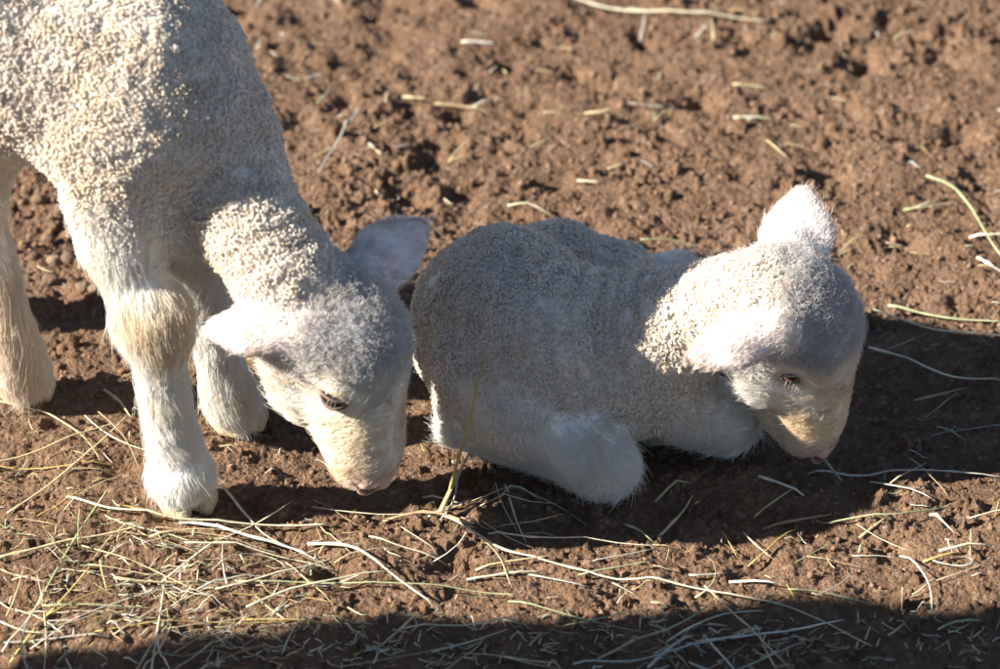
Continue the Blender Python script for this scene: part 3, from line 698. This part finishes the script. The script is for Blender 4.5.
# ================================================================== the lying lamb
def lying():
    root = lamb_root(Vector(W(580, 440)), 'white woolly lamb lying curled on the soil with its chin on the ground')
    B = Body(); wl = coat('wool')
    B.chain([(W(506, 320, .066), .0575), (W(535, 340, .062), .0550), (W(575, 358, .060), .0525), (W(622, 366, .060), .0460)], .018, **wl)
    B.cone(W(470, 332, .050), .035, W(500, 345, .052), .049, .018, **wl)
    # neck
    B.chain([(W(632, 345, .078), .0450), (W(700, 317, .106), .0335), (W(745, 306, .124), .0305), (W(766, 302, .130), .028)], .018, **wl)
    # far haunch and hind foot
    B.cone(W(556, 274, .054), .0340, W(612, 286, .046), .0290, .005, **wl)
    B.chain([(W(612, 296, .040), .024), (W(645, 290, .026), .018), (W(676, 276, .018), .015)], .014, **coat('leg', unit(img(.8, -.3, 0)), ln=.010))
    # near folded foreleg
    B.cone(W(545, 345, .075), .046, W(488, 378, .052), .0310, .02, **wl)
    B.cone(W(488, 380, .050), .0300, W(520, 412, .044), .0270, .014, **coat('wool', wool=.8, hair=.25, ln=.006))
    fk = unit(img(.8, -.5, 0))
    B.chain([(W(515, 410, .044), .0205), (W(560, 434, .036), .0185), (W(590, 450, .030), .0205), (W(604, 459, .027), .0190)], .012, **coat('leg', fk))
    B.chain([(W(602, 467, .021), .0165), (W(540, 450, .016), .0125), (W(480, 430, .020), .0135), (W(464, 424, .024), .0145)], .010, **coat('leg', unit(img(-.8, .2, 0))))
    # far foreleg
    B.cone(W(655, 372, .060), .030, W(682, 402, .040), .022, .012, **coat('wool', wool=.5, hair=.5))
    B.chain([(W(682, 402, .040), .021), (W(715, 414, .028), .0205), (W(728, 416, .026), .0195)], .012, **coat('leg', unit(img(.4, -.8, 0))))
    B.chain([(W(722, 426, .016), .014), (W(665, 422, .014), .012)], .01, **coat('leg', unit(img(-.8, 0, 0))))
    l = unit(img(-.19, -.61, .77)); a = unit(img(.158, -.793, -.589)); d = np.cross(l, a); poll = W(790, 274, .147)
    ears = [((.016, -.017, .045), unit(img(-.93, -.27, .22)), img(.1, -.88, .45), .041, .0165), ((.012, -.004, -.024), unit(img(.16, .95, -.2)), unit(img(.92, -.15, .30)), .046, .0235)]
    L = head(B, poll, a, d, l, 1.02, .87, ears); face = (L, a, d, l, 1.02, .87)
    eyes = []
    for q in (1, -1):
        n = unit(l * q * .93 + d * .33); u = unit(img(.86, -.5, 0)); u = unit(u - (u @ n) * n); v = unit(d - (d @ n) * n - ((d - (d @ n) * n) @ u) * u)
        eyes.append(dict(p=L(.064, .012, .0335 * q), u=u, v=v, n=n, open=.22, sz=.80, lash=14, px=(789, 382) if q > 0 else None))
    body = grow(B, root, 202, eyes, lambda V: np.ones(len(V)), face=face, folds=[(W(615, 310, .09), .055, unit(img(1, .12, .3)), .0135, .0032)])
    return root
import time; T0 = time.time()
lamb_a = standing(); lamb_b = lying()
print('lambs', time.time() - T0)

# ================================================================== hay
HAYC = dict(straw=(.50, .41, .23), pale=(.60, .54, .37), green=(.34, .36, .19), grey=(.42, .41, .34), tan=(.36, .26, .14), white=(.70, .66, .54), gold=(.46, .34, .11))
def stalk_mesh(name, P, r, flat, col, rng, k=6):
    V, F, caps = stalk_geo(P, r, flat, rng, k)
    faces = [tuple(f) for f in F] + [tuple(f[:3]) for f in caps]
    s = np.repeat(np.linspace(0, 1, len(P)), k); s = np.r_[s, 0, 1]
    c = np.array(col)[None] * (1 + .22 * np.sin(s * rng.uniform(4, 14) + rng.uniform(0, 6)) * rng.uniform(.2, 1))[:, None] * rng.normal(1, .05, (len(V), 1))
    o = mesh_obj(name, V - P[0], faces, M_HAY, None, True, np.clip(c, 0, .9)); o.location = P[0]; return o
def ground_path(px, lift=.0015, n=None, rng=None, arch=.004):
    G = np.array([W(a, b)[:2] for a, b in px]); L_ = np.linalg.norm(np.diff(G, axis=0), axis=1).sum(); n = n or max(6, int(L_ / .006))
    Q = resample(G, n); z = np.array([gzmax(x, y, .0022) for x, y in Q])
    # a stiff stalk bridges the dips: running maximum, smoothed
    for _ in range(6):
        zz = z.copy(); zz[1:-1] = np.maximum(z[1:-1], .5 * (z[:-2] + z[2:])); z = zz
    s = np.linspace(0, 1, n)
    return np.c_[Q, z + lift + arch * np.sin(s * math.pi) * (rng.random() if rng else .3)]
hr = np.random.default_rng(77)
STALKS = [
 ([(522, -4), (600, 10), (690, 17), (768, 22)], .0017, .6, 'pale', 'long pale straw lying far back at the top edge'),
 ([(360, 110), (341, 148), (318, 177)], .0011, .6, 'grey', 'thin grey green stem slanting behind the standing lamb\'s neck'),
 ([(434, 102), (465, 104), (496, 112)], .0012, .5, 'straw', 'short bent straw on bare soil behind the pale far ear'),
 ([(733, 122), (776, 123)], .0014, .5, 'pale', 'short flat straw chip lying level above the curled lamb'),
 ([(767, 147), (776, 156), (787, 164)], .0016, .5, 'straw', 'short yellow straw chip behind the lying lamb\'s raised ear'),
 ([(926, 178), (948, 184), (966, 206), (986, 240), (1004, 264)], .0012, .6, 'green', 'bent green stem curving down at the right edge'),
 ([(977, 263), (988, 271), (1004, 279)], .0016, .4, 'white', 'white curved husk at the right edge beside green stem'),
 ([(888, 307), (940, 318), (1004, 327)], .0011, .6, 'green', 'upper of two pale green stems right of the lying lamb\'s forehead'),
 ([(872, 321), (905, 326), (940, 336), (1004, 341)], .0012, .6, 'pale', 'lower of two pale stems right of the lying lamb\'s forehead'),
 ([(868, 358), (920, 373), (950, 383), (1004, 391)], .0018, .5, 'pale', 'broad pale blade crossing the edge of the head\'s shadow'),
 ([(914, 404), (940, 399), (968, 392)], .0017, .5, 'tan', 'short brown stem in the shadow right of the lying lamb\'s nose'),
 ([(-4, 404), (50, 420), (82, 440), (101, 466)], .0012, .6, 'straw', 'curved straw in front of the hind hoof at the left edge'),
 ([(104, 392), (118, 410), (132, 424)], .0013, .5, 'straw', 'short straw leaning behind the standing lamb\'s near foreleg'),
 ([(68, 505), (108, 519), (165, 529), (225, 532), (330, 529)], .0017, .6, 'pale', 'long thick straw running under the near front hoof'),
 ([(-4, 566), (60, 553), (140, 536), (150, 532)], .0017, .6, 'straw', 'thick tan straw reaching from the left edge towards the hoof'),
 ([(180, 528), (250, 546), (312, 554)], .0018, .5, 'white', 'bright flat straw in front of the near front hoof'),
 ([(308, 545), (350, 553), (392, 581), (436, 608)], .0018, .6, 'pale', 'thick pale straw slanting in the lit soil below the standing lamb\'s nose'),
 ([(222, 490), (240, 515), (262, 538), (330, 566)], .0015, .5, 'pale', 'pale straw with broken leaf slanting right of the near front hoof'),
 ([(286, 562), (310, 586), (336, 610)], .0011, .5, 'straw', 'thin straw crossing the soil beneath the bright flat straw'),
 ([(235, 586), (330, 586), (420, 589), (520, 594)], .0009, .7, 'green', 'very long thin stem running level just above the foreground shadow'),
 ([(488, 538), (575, 544), (660, 550)], .0011, .6, 'pale', 'thin pale stem running level below the folded knee'),
 ([(440, 515), (500, 550), (600, 576), (700, 590), (782, 602), (872, 645)], .0010, .7, 'pale', 'longest thin straw sweeping from the upright stem into the foreground shadow'),
 ([(705, 585), (735, 620), (792, 672)], .0011, .6, 'straw', 'thin straw slanting down through the foreground shadow to the bottom edge'),
 ([(788, 588), (825, 591), (850, 600), (884, 607)], .0018, .35, 'green', 'broad green blade lying on the edge of the foreground shadow'),
 ([(758, 477), (780, 484), (804, 493)], .0017, .5, 'white', 'short white straw at the shadow edge in front of the lying lamb\'s nose'),
 ([(808, 472), (860, 480), (950, 476), (1004, 482)], .0012, .6, 'grey', 'long grey stem along the front edge of the head\'s shadow'),
 ([(828, 520), (900, 521), (946, 507)], .0010, .6, 'green', 'thin green stem lying level on the lit soil at right'),
 ([(933, 564), (950, 574), (972, 577), (978, 568), (962, 560)], .0012, .5, 'grey', 'hooked grey stem curled on the lit soil at right'),
 ([(900, 550), (915, 568), (930, 590), (932, 612)], .0011, .5, 'grey', 'bent grey stem left of the hooked stem at right'),
 ([(655, 501), (672, 492), (692, 484)], .0013, .5, 'straw', 'short straw right of the folded knee\'s shadow'),
 ([(573, 668), (640, 664), (700, 651), (762, 631)], .0013, .6, 'grey', 'shaded stem curving across the bottom foreground'),
 ([(648, 673), (668, 652), (694, 634)], .0016, .5, 'grey', 'short shaded stem leaning right in the bottom foreground'),
 ([(508, 206), (530, 211), (552, 220)], .0014, .5, 'pale', 'pale stem behind the lying lamb\'s rump'),
 ([(640, 246), (680, 246), (702, 250)], .0010, .6, 'green', 'green stem behind the lying lamb\'s hind foot'),
 ([(400, 296), (415, 291), (428, 296)], .0012, .6, 'straw', 'short straw between the far ear and the lying lamb\'s rump'),
 ([(452, 520), (500, 556), (512, 588)], .0012, .5, 'straw', 'pale straw bent downwards in the soil below the upright stem'),
]
for px, r, fl, c, lab in STALKS:
    r *= .8; P = ground_path(px, .0008 + r * fl, None, hr, .003)
    tag(stalk_mesh('hay_stalk', P, r, fl, np.array(HAYC[c]) * hr.uniform(.9, 1.08), hr), lab, 'straw', 'loose hay stalks on the soil')
# the upright stalk in front of the lying lamb
b0 = W(443, 507, 0.0); b0[2] = gz(b0[0], b0[1]) - .003
P = resample(np.array([b0, W(455, 470, .026), W(470, 420, .062), W(480, 372, .100), W(486, 346, .122)]), 16)
tag(stalk_mesh('hay_stalk', P, .0014, .7, HAYC['gold'], hr), 'golden stem standing upright in front of the lying lamb\'s elbow', 'straw', 'loose hay stalks on the soil')
P = resample(np.array([W(440, 512, .004), W(455, 480, .016), W(470, 452, .030)]), 8)
tag(stalk_mesh('hay_stalk', P, .0024, .35, HAYC['tan'], hr), 'broad brown leaf leaning beside the upright golden stem', 'straw', 'loose hay stalks on the soil')
P = resample(np.array([W(815, 444, .010), W(826, 462, .006), W(842, 481, .004)]), 8)
tag(stalk_mesh('hay_stalk', P, .0011, .6, HAYC['green'], hr), 'green stem at the lying lamb\'s nostril', 'straw', 'loose hay stalks on the soil')
# feet and bodies that hay must not pierce: ground footprints in photo pixels
def blocked(x, y):
    for cx, cy, r in FOOT:
        if (x - cx) ** 2 + (y - cy) ** 2 < r * r: return True
    return False
FOOT = [(*W(a, b)[:2], r) for a, b, r in ((190, 505, .03), (240, 425, .028), (28, 394, .028), (375, 486, .03), (520, 405, .075), (580, 430, .07), (600, 490, .035), (540, 470, .03), (640, 440, .06), (720, 430, .045), (800, 440, .05), (470, 440, .03), (600, 345, .05), (670, 292, .03))]
def random_stalk(px, py, ln, ang, curve, rng):
    g = W(px, py)[:2]; t = np.linspace(-.5, .5, 7); a = ang + curve * t * 2
    d = np.c_[np.cos(a), np.sin(a)] * ln / 6; P = g + np.cumsum(d, 0) - d.sum(0) / 2
    return P
def drape(G, lift, rng):
    n = max(5, int(np.linalg.norm(np.diff(G, axis=0), axis=1).sum() / .007)); Q = resample(G, n); z = np.array([gzmax(x, y, .002) for x, y in Q])
    for _ in range(5):
        zz = z.copy(); zz[1:-1] = np.maximum(z[1:-1], .5 * (z[:-2] + z[2:])); z = zz
    return np.c_[Q, z + lift + rng.uniform(-.003, .006) * np.linspace(-.5, .5, n)]
def pick_col(rng):
    k = rng.choice(['straw', 'pale', 'green', 'grey', 'tan', 'white', 'gold'], p=[.30, .22, .14, .14, .10, .05, .05]); return np.array(HAYC[k]) * rng.uniform(.8, 1.1)
def heap(n, spots, lens, label, group, zl):
    done = 0
    while done < n:
        c = spots[hr.integers(len(spots))]; px, py = hr.normal(c[0], c[2]), hr.normal(c[1], c[3])
        if not (-30 < px < 1030 and -20 < py < 690): continue
        ang = hr.normal(c[4], c[5]); G = random_stalk(px, py, hr.uniform(*lens), ang, hr.normal(0, .14) if hr.random() < .85 else hr.normal(0, .6), hr)
        if any(blocked(x, y) for x, y in G): continue
        P = drape(G, .001 + hr.random() ** 2 * zl, hr)
        tag(stalk_mesh('hay_stalk', P, hr.uniform(.0004, .0011), hr.uniform(.3, .8), pick_col(hr), hr, 5), label, 'straw', group); done += 1
# spots: px, py, spread x, spread y, angle on the ground, spread of the angle
heap(44, [(60, 560, 70, 40, .5, .8), (120, 610, 90, 30, .6, .8), (200, 580, 90, 35, .3, .9), (60, 470, 60, 25, -.2, .6), (60, 640, 60, 20, .8, .7)], (.03, .13), 'thin dry hay stalk in the tangled mat at the lower left', 'hay stalks of the mat at the lower left', .010)
heap(24, [(300, 650, 120, 14, .4, .7), (600, 645, 130, 18, .2, .8), (850, 645, 100, 18, -.2, .8)], (.025, .10), 'thin hay stalk lying in the dark foreground shadow', 'hay stalks in the foreground shadow', .006)
heap(24, [(440, 480, 40, 25, .3, .9), (480, 520, 60, 20, .2, .8), (900, 430, 50, 25, -.2, .7), (560, 520, 60, 12, -.1, .7)], (.02, .07), 'thin stalk in the shade close to the lying lamb', 'hay stalks in the shade near the lying lamb', .004)
heap(30, [(950, 540, 50, 25, .2, 1.0), (800, 540, 90, 25, .1, .9), (640, 570, 80, 12, 0, .7)], (.015, .05), 'small dry stem on the sunlit soil at the lower right', 'hay bits on the sunlit soil at the lower right', .003)
heap(46, [(400, 150, 90, 70, .3, .9), (640, 120, 130, 60, 0, .9), (880, 200, 80, 70, -.2, .9), (560, 60, 200, 30, 0, .9)], (.010, .032), 'small straw chip on the sunlit soil at the back', 'straw chips on the soil at the back', .002)
# fine litter: chaff and broken bits nobody could count
V = []; F = []; Cc = []; o = 0
for k in range(1200):
    u = hr.random()
    if u < .3: px, py = hr.normal(140, 120), hr.normal(585, 50)
    elif u < .6: px, py = hr.uniform(200, 1000), hr.normal(640, 18)
    else: px, py = hr.uniform(-20, 1020), hr.uniform(-10, 680)
    if not (-30 < px < 1030 and -20 < py < 690): continue
    ln = hr.uniform(.003, .014) if u > .10 else hr.uniform(.01, .05)
    G = random_stalk(px, py, ln, hr.normal(.2, .9), hr.normal(0, .16), hr)
    if any(blocked(x, y) for x, y in G): continue
    Q = resample(G, 4 if ln < .015 else 8); z = np.array([gzmax(x, y, .0012) for x, y in Q]); P = np.c_[Q, z + .0006 + hr.random() ** 2 * .004]
    v, f, c = stalk_geo(P, hr.uniform(.0003, .0008), hr.uniform(.3, .8), hr, 4, False)
    V.append(v); F.append(f + o); o += len(v); Cc.append(np.repeat(pick_col(hr)[None], len(v), 0))
tag(mesh_obj('hay_litter', np.concatenate(V), np.concatenate(F), M_HAY, col=np.concatenate(Cc)), 'fine broken hay and chaff strewn over the soil', 'hay litter', kind='stuff')

# small stones and pellets
def stone(px, py, r, col, label, group=None, sq=(1, .85, .7), name='pebble', cat='pebble', tilt=None):
    v, f = ico(3); g = W(px, py); n = hash_noise3(v * 1.0, .8, int(px * 7 + py)) * .14
    v = (v + n) * np.array(sq) * r
    if tilt is not None: v = v @ np.array(Matrix.Rotation(tilt[0], 3, 'Y') @ Matrix.Rotation(tilt[1], 3, 'Z')).T
    o = mesh_obj(name, v, f, M_STONE, col=np.array(col)); o.location = (g[0], g[1], gz(g[0], g[1]) - v[:, 2].min() * .7)
    tag(o, label, cat, group); return o
stone(804, 204, .0085, (.34, .22, .15), 'tan wood chip standing on edge behind the raised ear', None, (.55, .3, 1.2), 'wood_chip', 'wood chip', (.3, .4))
for k, (x, y) in enumerate([(57, 187), (62, 215), (48, 240), (75, 236), (92, 252), (55, 262), (40, 205), (70, 262), (95, 300), (84, 296), (50, 283), (99, 275), (68, 203)]):
    stone(x, y, hr.uniform(.0045, .0068), np.array((.17, .115, .078)) * hr.uniform(.75, 1.2), 'round brown pellet on the soil behind the standing lamb\'s legs', 'round pellets behind the standing lamb', (1, .85, .8))

# ================================================================== hay bales added out of view on the left, to cast the foreground shadow
def bale(loc, size, rz, label, seed):
    root = bpy.data.objects.new('shadow_bale', None); C.objects.link(root); root.location = loc; tag(root, label, 'hay bale', 'unseen bales added for the foreground shadow')
    n = 26; rng = np.random.default_rng(seed); V = []; F = []
    for ax_ in range(3):
        for sg in (-1, 1):
            u, v = [(1, 2), (2, 0), (0, 1)][ax_]; a, b = np.meshgrid(np.linspace(-1, 1, n), np.linspace(-1, 1, n), indexing='ij')
            p = np.zeros((n, n, 3)); p[..., ax_] = sg; p[..., u] = a; p[..., v] = b; base = sum(len(x) for x in V); V.append(p.reshape(-1, 3)); i = np.arange(n * n).reshape(n, n) + base
            q = np.stack([i[:-1, :-1], i[1:, :-1], i[1:, 1:], i[:-1, 1:]], -1).reshape(-1, 4); F.append(q if sg > 0 else q[:, ::-1])
    V = np.concatenate(V); F = np.concatenate(F)
    nrm = np.linalg.norm(V, axis=1)[:, None]; V = V * (.80 + .20 * (1.25 / nrm))            # rounded edges, bulging sides
    V = V * np.array(size) * .5 + hash_noise3(V, .12, seed) * .008 + hash_noise3(V, .5, seed + 1) * .010
    c, s_ = math.cos(rz), math.sin(rz); V = V @ np.array([[c, s_, 0], [-s_, c, 0], [0, 0, 1]]); V[:, 2] -= V[:, 2].min()
    V += np.array(loc); mesh_obj('shadow_bale_core', V, F, M_HAY, root, False, np.array([.42, .34, .17]) * rng.uniform(.8, 1.15, (len(V), 1)))
    # twine
    for yy in (-.5, .5):
        t = np.linspace(0, 2 * math.pi, 40); e = .985; x = np.sign(np.cos(t)) * np.abs(np.cos(t)) ** .35 * size[0] * .5 * e; z = np.sign(np.sin(t)) * np.abs(np.sin(t)) ** .35 * size[2] * .5 * e
        P = np.stack([x * c - yy * size[1] * .5 * s_, x * s_ + yy * size[1] * .5 * c, z + size[2] * .5], 1) + np.array(loc)
        v, f, cp = stalk_geo(P, .003, 1, rng, 6, False); mesh_obj('twine', v, f, M_HAY, root, True, np.array([.5, .25, .08]))
    return root
bale((-1.02, -.985, 0), (.46, .92, .365), -.293, 'lower of two unseen hay bales added to cast the foreground shadow', 5)
bale((-1.02, -.985, .36), (.46, .92, .365), -.293, 'upper of two unseen hay bales added to cast the foreground shadow', 6)
